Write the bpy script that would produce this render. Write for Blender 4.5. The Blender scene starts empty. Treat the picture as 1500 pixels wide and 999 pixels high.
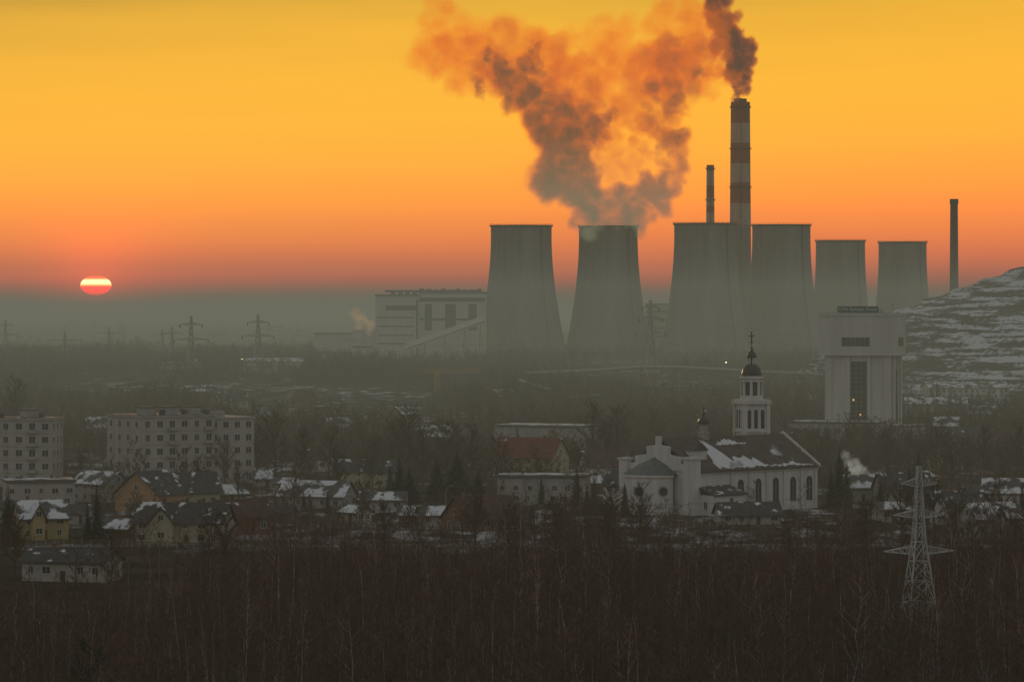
import bpy, math, random
import numpy as np
from mathutils import Vector, Matrix, noise
random.seed(7)
F=4800.0; H=52.0; HY=455.0
def WX(px,D): return (px-750)/F*D
def WZ(py,D): return H-(py-HY)/F*D
def GD(py): return H*F/(py-HY)
def sm(a,b,x):
    t=max(0,min(1,(x-a)/(b-a))); return t*t*(3-2*t)
def ground(x,y):
    z=48*(1-sm(0,200,y))
    z+=10*sm(1500,2800,y)*(1-sm(3600,5500,y))
    if y>800: z+=1.2*noise.noise(Vector((x*.006,y*.003,1)))*sm(800,1200,y)
    if y>4500:
        z+=sm(4500,9000,y)*(38*(noise.noise(Vector((x*.0006,y*.0003,3)))+.25)+12*noise.noise(Vector((x*.003,y*.0006,5))))
    return z
scene=bpy.context.scene
col=scene.collection
def s2l(c):
    return tuple(((v/255)/12.92 if v/255<=.04045 else ((v/255+.055)/1.055)**2.4) for v in c)
# ---------------- materials
def mat(name,c,rough=.85,var=.25,scale=.6,streak=False,snow=None,spec=.25,metal=0,bump=0):
    m=bpy.data.materials.new(name); m.use_nodes=True; nt=m.node_tree; N=nt.nodes; L=nt.links
    b=N['Principled BSDF']; b.inputs['Roughness'].default_value=rough; b.inputs['Metallic'].default_value=metal
    b.inputs['Specular IOR Level'].default_value=spec
    tc=N.new('ShaderNodeTexCoord'); mp=N.new('ShaderNodeMapping'); L.new(tc.outputs['Object'],mp.inputs[0])
    if streak: mp.inputs['Scale'].default_value=(1,1,.08)
    n=N.new('ShaderNodeTexNoise'); n.inputs['Scale'].default_value=scale; n.inputs['Detail'].default_value=6
    n.inputs['Roughness'].default_value=.65
    L.new(mp.outputs[0],n.inputs['Vector'])
    mr=N.new('ShaderNodeMapRange'); mr.inputs['From Min'].default_value=.3; mr.inputs['From Max'].default_value=.7
    L.new(n.outputs['Fac'],mr.inputs['Value'])
    mx=N.new('ShaderNodeMix'); mx.data_type='RGBA'
    L.new(mr.outputs[0],mx.inputs['Factor'])
    mx.inputs['A'].default_value=(*[v*(1-var) for v in c],1); mx.inputs['B'].default_value=(*[v*(1+var) for v in c],1)
    out=mx.outputs['Result']
    if snow is not None:
        n2=N.new('ShaderNodeTexNoise'); n2.inputs['Scale'].default_value=snow[1]; n2.inputs['Detail'].default_value=7
        L.new(tc.outputs['Object'],n2.inputs['Vector'])
        m2=N.new('ShaderNodeMapRange'); m2.inputs['From Min'].default_value=snow[0]-.03; m2.inputs['From Max'].default_value=snow[0]+.03
        L.new(n2.outputs['Fac'],m2.inputs['Value'])
        geo=N.new('ShaderNodeNewGeometry'); sx=N.new('ShaderNodeSeparateXYZ'); L.new(geo.outputs['Normal'],sx.inputs[0])
        m3=N.new('ShaderNodeMapRange'); m3.inputs['From Min'].default_value=.3; m3.inputs['From Max'].default_value=.5
        L.new(sx.outputs['Z'],m3.inputs['Value'])
        mu=N.new('ShaderNodeMath'); mu.operation='MULTIPLY'; L.new(m2.outputs[0],mu.inputs[0]); L.new(m3.outputs[0],mu.inputs[1])
        mx2=N.new('ShaderNodeMix'); mx2.data_type='RGBA'; L.new(mu.outputs[0],mx2.inputs['Factor'])
        L.new(out,mx2.inputs['A']); mx2.inputs['B'].default_value=(.58,.60,.64,1); out=mx2.outputs['Result']
    L.new(out,b.inputs['Base Color'])
    return m
def emis(name,c,s):
    m=bpy.data.materials.new(name); m.use_nodes=True; N=m.node_tree.nodes; N.clear()
    e=N.new('ShaderNodeEmission'); o=N.new('ShaderNodeOutputMaterial'); e.inputs[0].default_value=(*c,1); e.inputs[1].default_value=s
    m.node_tree.links.new(e.outputs[0],o.inputs[0]); return m
M=dict(
 concrete=mat('tower_concrete',(.19,.20,.185),var=.34,scale=.10,streak=True),
 concdark=mat('dark_concrete',(.10,.10,.095)),
 white=mat('white_plaster',(.53,.52,.50),var=.16,scale=.5,streak=True),
 plaster=mat('grey_plaster',(.31,.30,.285),var=.2,scale=.4,streak=True),
 panel=mat('panel_facade',(.36,.345,.32),var=.16,scale=.3,streak=True),
 shaftw=mat('shaft_facade',(.48,.46,.43),var=.16,scale=.2,streak=True),
 tan=mat('tan_render',(.34,.21,.12),var=.15), yellow=mat('yellow_render',(.38,.30,.15),var=.15),
 beige=mat('beige_render',(.34,.30,.22),var=.15), brick=mat('brick_wall',(.16,.085,.065),var=.3,scale=2),
 glass=mat('window_glass',(.03,.035,.04),rough=.15,spec=.5,var=.5,scale=.4), frame=mat('window_frame',(.5,.5,.48)),
 roofdark=mat('dark_roof',(.055,.053,.056),snow=(.60,.35),var=.35), roofbrown=mat('brown_tile_roof',(.075,.040,.035),snow=(.64,.3),var=.35),
 roofred=mat('red_tile_roof',(.13,.03,.028),snow=(.68,.3),var=.3), roofsnow=mat('snowy_roof',(.08,.075,.075),snow=(.47,.22)),
 churchroof=mat('church_tile_roof',(.082,.064,.062),snow=(.66,.09),scale=.4,var=.35),
 copper=mat('church_metal_roof',(.10,.115,.12),rough=.5,var=.3), domemetal=mat('dome_metal',(.05,.055,.055),rough=.45),
 steel=mat('galvanised_steel',(.26,.27,.27),rough=.5,metal=.3), darksteel=mat('dark_steel',(.08,.08,.08),rough=.5),
 zinc=mat('zinc_coated_steel',(.42,.43,.42),rough=.6),
 red=mat('chimney_red_band',(.22,.09,.07),var=.2,scale=.2,streak=True), pale=mat('chimney_white_band',(.36,.335,.28),var=.2,scale=.2,streak=True),
 stack=mat('chimney_brick',(.13,.09,.075)),
 ind=mat('industrial_cladding',(.50,.51,.48),var=.14,scale=.1), galleryc=mat('gallery_cladding',(.66,.66,.62),var=.1,scale=.1), inddark=mat('industrial_dark_band',(.04,.06,.07)),
 sign=mat('sign_board',(.015,.07,.05)), signtext=mat('sign_lettering',(.5,.65,.6)),
 bark=mat('dark_bark',(.060,.047,.040),scale=3), birch=mat('birch_bark',(.31,.27,.24),var=.6,scale=1.2),
 twig=mat('twig_wood',(.080,.055,.046),scale=1), twigred=mat('reddish_twigs',(.125,.070,.054),scale=.3,var=.45),
 needle=mat('spruce_needles',(.020,.032,.025),scale=1.5,var=.4), asphalt=mat('asphalt',(.05,.05,.05),snow=(.6,.3)),
 kerb=mat('kerb_stone',(.3,.3,.29)), snow=mat('snow',(.58,.60,.64),var=.08), wood=mat('fence_wood',(.12,.09,.07)),
 crane=mat('crane_paint',(.45,.28,.05)),
 lit=emis('lit_lamp_glass',(1,.75,.35),14), litwin=emis('lit_window',(1,.6,.2),.9))
# ---------------- mesh builder
class MB:
    def __init__(s): s.v=[]; s.f=[]; s.m=[]; s.mats=[]; s.cur=0
    def use(s,m):
        if m not in s.mats: s.mats.append(m)
        s.cur=s.mats.index(m); return s
    def face(s,idx): s.f.append(idx); s.m.append(s.cur)
    def poly(s,pts):
        b=len(s.v); s.v+= [tuple(p) for p in pts]; s.face(tuple(range(b,b+len(pts))))
    def box(s,x0,x1,y0,y1,z0,z1):
        b=len(s.v)
        for z in (z0,z1):
            for x,y in ((x0,y0),(x1,y0),(x1,y1),(x0,y1)): s.v.append((x,y,z))
        for q in ((0,3,2,1),(4,5,6,7),(0,1,5,4),(1,2,6,5),(2,3,7,6),(3,0,4,7)): s.face(tuple(b+i for i in q))
    def extr(s,pts,vec):
        n=len(pts); b=len(s.v); s.v+=[tuple(p) for p in pts]; s.v+=[tuple(Vector(p)+Vector(vec)) for p in pts]
        s.face(tuple(range(b,b+n))); s.face(tuple(range(b+2*n-1,b+n-1,-1)))
        for i in range(n):
            j=(i+1)%n; s.face((b+i,b+n+i,b+n+j,b+j))
    def tube(s,p,q,r0,r1,n=3,cap=False):
        p=Vector(p); q=Vector(q); d=(q-p)
        if d.length<1e-6: return
        d.normalize(); u=d.orthogonal().normalized(); w=d.cross(u); b=len(s.v)
        for c,r in ((p,r0),(q,r1)):
            for i in range(n):
                a=2*math.pi*i/n; s.v.append(tuple(c+u*math.cos(a)*r+w*math.sin(a)*r))
        for i in range(n):
            j=(i+1)%n; s.face((b+i,b+j,b+n+j,b+n+i))
        if cap: s.face(tuple(range(b+n-1,b-1,-1))); s.face(tuple(range(b+n,b+2*n)))
    def lathe(s,prof,n=32,c=(0,0),a0=0,a1=2*math.pi,mats=None):
        full=abs(a1-a0-2*math.pi)<1e-6; k=n if full else n+1; b=len(s.v)
        for r,z in prof:
            for i in range(k):
                a=a0+(a1-a0)*i/n; s.v.append((c[0]+r*math.cos(a),c[1]+r*math.sin(a),z))
        for j in range(len(prof)-1):
            if mats: s.use(mats[j])
            for i in range(n):
                i2=(i+1)%k; s.face((b+j*k+i,b+j*k+i2,b+(j+1)*k+i2,b+(j+1)*k+i))
    def mesh(s,name,smooth=False):
        me=bpy.data.meshes.new(name); me.from_pydata(s.v,[],s.f)
        for m in s.mats: me.materials.append(m)
        me.polygons.foreach_set('material_index',s.m)
        if smooth: me.polygons.foreach_set('use_smooth',[True]*len(s.f))
        me.update(); return me
    def obj(s,name,parent=None,smooth=False,mt=None):
        if mt is not None: s.mats=[mt]; s.m=[0]*len(s.f)
        o=bpy.data.objects.new(name,s.mesh(name,smooth)); col.objects.link(o)
        if parent: o.parent=parent
        return o
def empty(name,loc=(0,0,0),yaw=0):
    e=bpy.data.objects.new(name,None); col.objects.link(e); e.location=loc; e.rotation_euler=(0,0,math.radians(yaw)); e.empty_display_size=1
    return e
class Bld:
    def __init__(s,name,loc,yaw=0): s.e=empty(name,loc,yaw); s.p={}
    def part(s,n,m):
        if n not in s.p: s.p[n]=(MB(),m)
        return s.p[n][0]
    def done(s):
        for n,(b,m) in s.p.items():
            if b.f: b.obj(n,s.e,mt=M[m])
        return s.e
excl=[]; foot=[]
def ex(x,y,hw,front=40,back=30): excl.append((x,y-front,y+back,hw)); foot.append((x,y-6,y+back+2,hw))
def blocked(x,y,m=0,lst=None):
    for a,b,c,w in (excl if lst is None else lst):
        if abs(x-a)<w+m and b-m<y<c+m: return True
    return False
def win(B,face,u,z,w,h,p,lit=False,arch=False,fr=True):
    g=B.part('lit_window' if lit else 'windows','litwin' if lit else 'glass'); k=B.part('window_frames','frame')
    def bx(mb,u0,u1,z0,z1,d):
        if face=='-y': mb.box(u0,u1,p-d,p+.02,z0,z1)
        elif face=='+y': mb.box(u0,u1,p-.02,p+d,z0,z1)
        elif face=='-x': mb.box(p-d,p+.02,u0,u1,z0,z1)
        else: mb.box(p-.02,p+d,u0,u1,z0,z1)
    bx(g,u-w/2,u+w/2,z,z+h,.05)
    if arch:
        pts=[(w/2*math.cos(a),h+w/2*math.sin(a)) for a in [math.pi*i/10 for i in range(11)]]
        if face=='-y': g.extr([(u+a,p-.05,z+b) for a,b in pts],(0,.04,0))
        elif face=='-x': g.extr([(p-.05,u+a,z+b) for a,b in pts],(.04,0,0))
        elif face=='+x': g.extr([(p+.05,u+a,z+b) for a,b in pts],(-.04,0,0))
    if fr:
        t=.08
        bx(k,u-w/2-t,u-w/2,z-t,z+h,.09); bx(k,u+w/2,u+w/2+t,z-t,z+h,.09)
        bx(k,u-w/2-t,u+w/2+t,z-t-.12,z-t,.18)
        bx(k,u-.04,u+.04,z,z+h,.08)
        if not arch: bx(k,u-w/2-t,u+w/2+t,z+h,z+h+t,.09)
# ---------------- ground
ys=[-600,-300,-150]+[i*20 for i in range(0,16)]+[320+40*i for i in range(0,35)]
y=ys[-1]
while y<45000: y*=1.035; ys.append(y)
xs=[0];st=25
while xs[-1]<26000:
    xs.append(xs[-1]+st); 
    if xs[-1]>500: st*=1.06
xs=[-v for v in xs[:0:-1]]+xs
g=MB(); g.v=[(x,y,ground(x,y)) for y in ys for x in xs]; nx=len(xs)
for j in range(len(ys)-1):
    for i in range(nx-1): g.f.append((j*nx+i,j*nx+i+1,(j+1)*nx+i+1,(j+1)*nx+i)); g.m.append(0)
gm=bpy.data.materials.new('ground_soil_snow'); gm.use_nodes=True; nt=gm.node_tree; N=nt.nodes; L=nt.links
geo=N.new('ShaderNodeNewGeometry')
def nz(scale,det,vec=geo.outputs['Position'],mscale=None):
    n=N.new('ShaderNodeTexNoise'); n.inputs['Scale'].default_value=scale; n.inputs['Detail'].default_value=det; n.inputs['Roughness'].default_value=.65
    if mscale:
        mp=N.new('ShaderNodeMapping'); mp.inputs['Scale'].default_value=mscale; L.new(vec,mp.inputs[0]); vec=mp.outputs[0]
    L.new(vec,n.inputs['Vector']); return n.outputs['Fac']
def mrg(v,a,b,c=0,d=1):
    m=N.new('ShaderNodeMapRange'); m.inputs[1].default_value=a; m.inputs[2].default_value=b; m.inputs[3].default_value=c; m.inputs[4].default_value=d
    L.new(v,m.inputs[0]); return m.outputs[0]
def mth(op,a,b):
    m=N.new('ShaderNodeMath'); m.operation=op
    for i,v in enumerate((a,b)):
        if isinstance(v,(int,float)): m.inputs[i].default_value=v
        else: L.new(v,m.inputs[i])
    return m.outputs[0]
def mixc(f,a,b):
    m=N.new('ShaderNodeMix'); m.data_type='RGBA'; L.new(f,m.inputs['Factor'])
    for k,v in (('A',a),('B',b)):
        if isinstance(v,tuple): m.inputs[k].default_value=(*v,1)
        else: L.new(v,m.inputs[k])
    return m.outputs['Result']
soil=mixc(mrg(nz(.04,8),.35,.65),(.026,.021,.018),(.075,.064,.052))
sep=N.new('ShaderNodeSeparateXYZ'); L.new(geo.outputs['Position'],sep.inputs[0])
big=mrg(nz(.004,3,mscale=(1,.6,1)),.42,.6)
fine=nz(.11,10,mscale=(1,.35,1))
thr=mth('ADD',fine,mth('MULTIPLY',big,.10))
thr=mth('ADD',thr,mrg(sep.outputs['Y'],950,1500,0,-.045))
snowm=mth('MULTIPLY',mrg(thr,.54,.66),mrg(sep.outputs['Y'],690,760))
snowm=mth('MULTIPLY',snowm,mrg(sep.outputs['Y'],2600,4500,.85,.2))
L.new(mixc(snowm,soil,(.46,.47,.50)),N['Principled BSDF'].inputs['Base Color'])
N['Principled BSDF'].inputs['Roughness'].default_value=1; N['Principled BSDF'].inputs['Specular IOR Level'].default_value=0
g.mats=[gm]; go=g.obj('ground')
for p in go.data.polygons: p.use_smooth=True
# road
r=MB().use(M['asphalt']); k=MB().use(M['kerb']); ln=MB().use(M['frame'])
r.box(-200,200,722,729,-.3,.02); rd=empty('road'); r.obj('carriageway',rd)
k.box(-200,200,721.6,721.98,-.3,.14); k.box(-200,200,729.02,729.4,-.3,.14); k.obj('kerbs',rd)
for i in range(-33,33): ln.box(i*6,i*6+3,725.4,725.55,.0,.026)
ln.obj('lane_markings',rd)
# ---------------- cooling towers
def cooling(px,D,ytop,rtop_px,rbase_px,zb):
    s=D/F; zt=WZ(ytop,D); h=zt-zb; a=rtop_px*s; rb=rbase_px*s
    t0=.93; c=t0/math.sqrt((rb/a)**2-1)
    E=empty('cooling_tower',(WX(px,D),D,zb)); leg=.07*h
    prof=[]
    for i in range(29):
        t=leg/h+(1-leg/h)*i/28; prof.append((a*math.sqrt(1+((t-t0)/c)**2),t*h))
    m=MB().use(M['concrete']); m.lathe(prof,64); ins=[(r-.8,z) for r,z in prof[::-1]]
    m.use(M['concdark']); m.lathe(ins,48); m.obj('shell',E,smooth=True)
    rt=prof[-1][0]; m=MB().use(M['concdark']); m.lathe([(rt,h-.9),(rt+1.0,h-.8),(rt+1.0,h+.35),(rt-1.1,h+.35),(rt-1.1,h-.5)],64)
    for i in range(36):
        an=i*math.tau/36; x,y=(rt+.8)*math.cos(an),(rt+.8)*math.sin(an); m.tube((x,y,h),(x,y,h+1.5),.12,.12)
    m.lathe([(rt+.85,h+1.35),(rt+.95,h+1.5),(rt+.85,h+1.5)],64)
    m.obj('rim_walkway',E)
    m=MB().use(M['concrete']); r0=prof[0][0]; rg=r0+2.2
    for i in range(40):
        a1=i*math.tau/40
        for dlt in (-.5,.5):
            a2=a1+dlt*math.tau/40; m.tube((rg*math.cos(a1),rg*math.sin(a1),-6),(r0*math.cos(a2),r0*math.sin(a2),leg+.3),.6,.5,4)
    m.lathe([(r0-.5,leg-.6),(r0+.5,leg-.6),(r0+.5,leg+.6)],64); m.obj('support_columns',E)
    m=MB().use(M['darksteel']); an=-math.radians(50)
    for (r1,z1),(r2,z2) in zip(prof[:-1],prof[1:]):
        m.tube(((r1+.5)*math.cos(an),(r1+.5)*math.sin(an),z1),((r2+.5)*math.cos(an),(r2+.5)*math.sin(an),z2),.6,.6,4)
    m.obj('access_ladder',E)
cooling(763.5,2900,331,44.5,69,8); cooling(891,2930,332,43,66,8); cooling(1033,2880,328,45.5,69,8); cooling(1144.5,2950,330,42.5,64,8)
cooling(1231,3250,353,36,50,8); cooling(1322,3300,355,35,49,8)
# ---------------- chimneys
def chimney(name,px,D,ytop,ybase,wt,wb,bands,collar=True):
    s=D/F; zb=8; E=empty(name,(WX(px,D),D,zb)); zt=WZ(ytop,D)-zb
    def rad(z): t=z/zt; return (wb+(wt-wb)*t)*s/2
    m=MB()
    if bands:
        zs=[0]+[WZ(yy,D)-zb for yy in bands[0]]+[zt]
        for i in range(len(zs)-1):
            m.use(M[bands[1][i]]); m.lathe([(rad(zs[i]),zs[i]),(rad(zs[i+1]),zs[i+1])],32)
    else: m.use(M['stack']); m.lathe([(rad(0),0),(rad(zt),zt)],28)
    m.use(M['concdark']); m.lathe([(rad(zt),zt),(rad(zt)*.7,zt),(rad(zt)*.7,zt-5)],28)
    m.obj('shaft',E,smooth=True)
    m=MB().use(M['darksteel'])
    if collar:
        for dz in (.03,.3,.55):
            z=zt*(1-dz*.6)-1; rr=rad(z); m.lathe([(rr,z),(rr+1.1,z),(rr+1.1,z+.6),(rr,z+.6)],28); m.lathe([(rr+1.0,z+1.6),(rr+1.1,z+1.75),(rr+1.0,z+1.75)],28)
            for i in range(12):
                a=i*math.tau/12; m.tube(((rr+1)*math.cos(a),(rr+1)*math.sin(a),z),((rr+1)*math.cos(a),(rr+1)*math.sin(a),z+1.7),.1,.1)
    else:
        rr=rad(zt); m.lathe([(rr,zt-4),(rr+.5,zt-3.6),(rr+.5,zt+.1),(rr*.8,zt+.1)],28)
    m.tube((0,-rad(0)-.4,0),(0,-rad(zt)-.4,zt),.3,.3,4)
    if D==3010:
        for i in range(3):
            a=i*math.tau/3+.4; rr=rad(zt)*.42
            m.lathe([(rad(zt)*.3,zt-2),(rad(zt)*.3,zt+3.2),(rad(zt)*.24,zt+3.2)],16,c=(rr*math.cos(a),rr*math.sin(a)))
    m.obj('platforms_and_ladder',E)
chimney('striped_chimney',1084.5,3010,150,520,28,34,([330,298,268,240,210,181],['concrete','pale','red','pale','red','pale','red']))
chimney('striped_chimney',1040.5,3120,242,520,11,15,([312,302,290,272,262,251],['pale','red','pale','red','pale','pale','red']))
chimney('brick_chimney',1397.5,2500,292,520,11,14.5,None,False)
# ---------------- power plant
D=2800; s=D/F
B=Bld('power_station_building',(WX(550,D),D,6),0)
def pz(py): return WZ(py,D)-6
w1=62*s; w2=162*s; hA=pz(434); hB=pz(430)
w=B.part('walls','ind'); w.box(0,w1,0,60,-4,hA); w.box(w1,w2,5,60,-4,hB)
w.box(-90*s,-.1,4,50,-4,pz(489)); w.box(-35*s,-.1,3,48,-4,pz(483))
d=B.part('dark_bands','inddark')
d.box(w1*.25,w1*.95,-.15,.02,hA-12,hA-8); d.box(w1+1,w2-1,4.8,5.02,hB-7,hB-3.5); 
for u,wd in ((.10,6),(.40,9),(.74,7)): d.box(w1+u*(w2-w1),w1+u*(w2-w1)+wd,4.75,5.02,hB*.48,hB-9)
d.box(w1+2,w2-3,4.8,5.02,hB*.62,hB*.65)
for zz in (.30,.42,.55,.68): d.box(2,w1*.9,-.12,.02,hA*zz,hA*zz+1.0)
d.box(w1*.96,w1*.999,-.14,.02,5,hA-3); d.box(-88*s,-3,3.8,4.02,9,11) ; d.box(-34*s,-3,2.8,3.02,14,15.6)
rf=B.part('roof','concdark'); rf.box(-.6,w1+.3,-.6,60.5,hA,hA+1.6); rf.box(w1+.35,w2+.5,4.4,60.5,hB,hB+1.6); rf.box(-91*s,-.7,3.4,50.5,pz(489),pz(489)+.8)
v=B.part('roof_vents','inddark')
for i in range(13):
    x=w1*.35+i*(w2-w1*.4)/13; z0=hA if x<w1-3 else hB; v.box(x,x+4,8,14,z0+1.6,z0+3.2+random.random()*1.8)
v.box(w1*.2,w2-6,20,30,hB+1.3,hB+3)
c=B.part('conveyor_gallery','galleryc'); x0,z0,x1,z1=45*s,pz(514),160*s,pz(473)
c.extr([(x0,-40,z0),(x1,-40,z1),(x1,-40,z1+6.5),(x0,-40,z0+6.5)],(0,6,0))
c2=B.part('conveyor_supports','steel')
for t in (.25,.5,.75,.95):
    x=x0+t*(x1-x0); zt=z0+t*(z1-z0)
    c2.tube((x-2,-37,-4),(x,-37,zt),.5,.5,4); c2.tube((x+2,-37,-4),(x,-37,zt),.5,.5,4)
c3=B.part('gallery_windows','inddark'); c3.extr([(x0,-40.1,z0+.8),(x1,-40.1,z1+.8),(x1,-40.1,z1+1.8),(x0,-40.1,z0+1.8)],(0,.08,0))
B.done(); ex(WX(600,D),D,90,20,80)
B=Bld('boiler_house',(WX(945,3050),3050,6)); ss=3050/F
w=B.part('walls','ind'); w.box(0,40*ss,0,40,-4,WZ(446,3050)-6); w.box(-14*ss,0,4,40,-4,WZ(470,3050)-6)
d=B.part('bands','inddark')
for q in (458,470,482,494): d.box(1,40*ss-1,-.15,.02,WZ(q,3050)-6,WZ(q,3050)-4)
B.part('roof','concdark').box(-.5,40*ss+.5,-.5,40.5,WZ(446,3050)-6,WZ(446,3050)-5); B.done()
# ---------------- spoil heap
hc=(WX(1550,2150),2150.0); hp=MB()
nxh,nyh=190,130
def heap(x,y):
    dx,dy=(x-hc[0]),(y-hc[1]); dx=dx if dx<0 else dx*.35
    r=math.hypot(dx,dy*.62); r+=14*noise.noise(Vector((x*.012,y*.012,2)))+4*noise.noise(Vector((x*.05,y*.05,2)))
    z=84-r*.36 if r<105 else 46.2-(r-105)*.62
    st=7.0; q=z/st; fr=q-math.floor(q); z=st*(math.floor(q)+sm(.0,.7,fr)*1.0)*.6+z*.4
    an=math.atan2(dy,dx); z+=1.3*noise.noise(Vector((an*22,r*.01,3)))
    return max(z,-2)+1.2*noise.noise(Vector((x*.1,y*.1,7)))
for j in range(nyh):
    for i in range(nxh):
        x=hc[0]-230+i*620/(nxh-1); y=hc[1]-300+j*560/(nyh-1); hp.v.append((x,y,heap(x,y)+ground(x,y)-1))
for j in range(nyh-1):
    for i in range(nxh-1): hp.f.append((j*nxh+i,j*nxh+i+1,(j+1)*nxh+i+1,(j+1)*nxh+i)); hp.m.append(0)
hm=bpy.data.materials.new('spoil_with_snow'); hm.use_nodes=True; nt=hm.node_tree; N=nt.nodes; L=nt.links
geo=N.new('ShaderNodeNewGeometry')
n1=nz(.06,9,geo.outputs['Position'],(.35,.35,7)); n2=nz(.012,5,geo.outputs['Position']); n3=nz(.3,7,geo.outputs['Position'])
tt=mth('ADD',n1,mth('MULTIPLY',n2,.5)); tt=mth('ADD',tt,mth('MULTIPLY',n3,.45))
f=mrg(tt,.96,1.03)
L.new(mixc(f,mixc(n3,(.014,.012,.011),(.04,.034,.03)),(.56,.58,.62)),N['Principled BSDF'].inputs['Base Color']); N['Principled BSDF'].inputs['Roughness'].default_value=.95
hp.mats=[hm]; o=hp.obj('spoil_heap'); o.data.polygons.foreach_set('use_smooth',[True]*len(o.data.polygons))
# ---------------- mine headframe tower
D=1340; s=D/F
B=Bld('mine_shaft_tower',(WX(1305,D),D,0),-17)
w=B.part('walls','shaftw'); zs=WZ(519,D); zt=WZ(463,D)
w.box(-27,0,0,20,-1,zs); w.box(-29.6,2.2,-1.8,22,zs,zt)
tr=B.part('pilasters','shaftw')
for a,b in ((-27.3,-24.5),(-18.4,-16.9),(-9.7,-8.2),(-2.6,.3)): tr.box(a,b,-.7,-.003,-1,zs-.61)
for a,b in ((1,4),(9,11),(16,19.5)): tr.box(.31,1.2,a,b,-1,zs-.61)
tr.box(-29.9,2.5,-2.1,22.3,zt,zt+1.1); tr.box(-29.8,2.4,-2.0,22.2,zs-.6,zs)
d=B.part('windows','glass'); fr=B.part('window_frames','plaster')
d.box(-16.6,-10,-.25,.02,3,zs-3)
for i in range(15): fr.box(-16.6,-10,-.4,-.26,3+i*1.95,3.10+i*1.95)
for x in (-14.4,-12.2): fr.box(x,x+.13,-.42,-.27,3,zs-3)
d.box(-20,-8.5,-2.0,-1.79,37.5,41); 
for i in range(7): fr.box(-20+i*1.9,-19.85+i*1.9,-2.1,-2.01,37.5,41)
d.box(2.19,2.4,5,15,37.5,41); 
for i in range(5): fr.box(2.41,2.5,5+i*2.4,5.2+i*2.4,37.5,41)
d.box(1.19,1.3,5,8.5,6,zs-6); d.box(.25,.33,12,15,6,zs-6)
lw=B.part('lit_windows','litwin')
for x,z in ((-15.8,15),(-13,8.9)): lw.box(x,x+.7,-.3,-.251,z,z+.8)
rf=B.part('roof','roofsnow'); rf.box(-29,1.8,-1.5,21.5,zt+1.1,zt+1.2); 
hs=B.part('rooftop_housing','plaster'); hs.box(-22,-6,5,15,zt+1.1,zt+3)
sg=B.part('sign_board','sign'); sg.box(-22,-5,-1.2,-.9,zt+1.5,zt+4)
st=B.part('mast_and_supports','steel')
for x in (-21,-16,-11,-6): st.tube((x,-.8,zt+1),(x,-.8,zt+4),.12,.12)
st.tube((0,4,zt+1),(0,4,zt+6),.15,.05); st.tube((-.8,4,zt+4.5),(.8,4,zt+4.5),.1,.1)
for i in range(12): st.tube((-29.5+i*2.9,-1.9,zt+1.1),(-29.5+i*2.9,-1.9,zt+2.2),.05,.05)
hl=B.part('entrance_hall','plaster'); hl.box(-38,-2,-22,-1,-1,6.5); hl.box(2,12,-8,10,-1,5)
B.part('hall_roof','roofsnow').box(-38.5,-1.5,-22.5,-1.1,6.5,7.1)
B.part('hall_roof','roofsnow').box(1.6,12.4,-8.4,10.4,5,5.5)
for i in range(8): win(B,'-y',-35+i*4.3,2.4,2.6,2,-22)
E=B.done()
tx=bpy.data.curves.new('sign_text','FONT'); tx.body='KWK Bolesław Śmiały'; tx.size=1.75; tx.align_x='CENTER'; tx.align_y='CENTER'; tx.extrude=.03
to=bpy.data.objects.new('sign_lettering',tx); col.objects.link(to); to.parent=E; to.location=(-13.5,-1.28,zt+2.75); to.rotation_euler=(math.pi/2,0,0); tx.materials.append(M['signtext'])
ex(WX(1258,D),D,24,90,40)
# ---------------- church
cx,cy=WX(1015,832),832.0; yaw=44
B=Bld('church',(cx,cy,0),yaw)
w=B.part('walls','white'); w.box(0,48,0,24,-1,11)
co=B.part('cornices','white'); co.box(-.35,48.3,-.4,-.003,10.3,11.05); co.box(-.2,48.2,-.2,-.004,-1,1)
for x in (0.6,14.2,21,27.8,34.6,41.4,47): co.box(x,x+1,-.32,-.005,1.002,10.298)
for x in (18.1,24.9,31.7,38.5,45): 
    win(B,'-y',x,2.2,2.3,5.2,0,arch=True,fr=True)
ro=B.part('nave_roof','churchroof'); zr=18.8
ro.extr([(.5,-.9,10.75),(.5,12,zr),(.5,24.9,10.75),(.5,24.9,11.15),(.5,12,zr+.45),(.5,-.9,11.15)],(47.3,0,0))
snw=B.part('roof_snow','snow'); rs=random.Random(8)
def roofsnow(x0,x1,v0,v1,jag):
    n=22; lo=[];hi=[]
    for i in range(n+1):
        x=x0+(x1-x0)*i/n; t=i/n; env=math.sin(math.pi*min(1,t*1.15+.02)) if t<.87 else .25
        a=v0+rs.uniform(0,jag); b=v0+(v1-v0)*max(.15,env)+rs.uniform(-jag,jag); lo.append((x,a)); hi.append((x,max(b,a+.02)))
    def pt(x,v): return (x,-.9+12.9*v,11.19+(zr+.45-11.15)*v+.03)
    for i in range(n):
        snw.extr([pt(*lo[i]),pt(*lo[i+1]),pt(*hi[i+1]),pt(*hi[i])],(0,-.03,.07))
roofsnow(9.6,20,.03,.85,.08); roofsnow(14,33,.02,.36,.08); roofsnow(32,46,.01,.14,.05); roofsnow(18,30,.70,.86,.05)
gb=B.part('gables','white')
gb.extr([(47.8,-1,10.9),(47.8,24+1,10.9),(47.8,25,11.6),(47.8,12,zr+1.1),(47.8,-1,11.6)],(.6,0,0))
gb.extr([(-.35,0,11.1),(-.35,24,11.1),(-.35,24,12.3),(-.35,20,13),(-.35,20,14.6),(-.35,16,15.2),(-.35,16,17.2),(-.35,12.8,17.6),(-.35,12.8,19.8),(-.35,11.2,19.8),(-.35,11.2,17.6),(-.35,8,17.2),(-.35,8,15.2),(-.35,4,14.6),(-.35,4,13),(-.35,0,12.3)],(.8,0,0))
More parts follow.
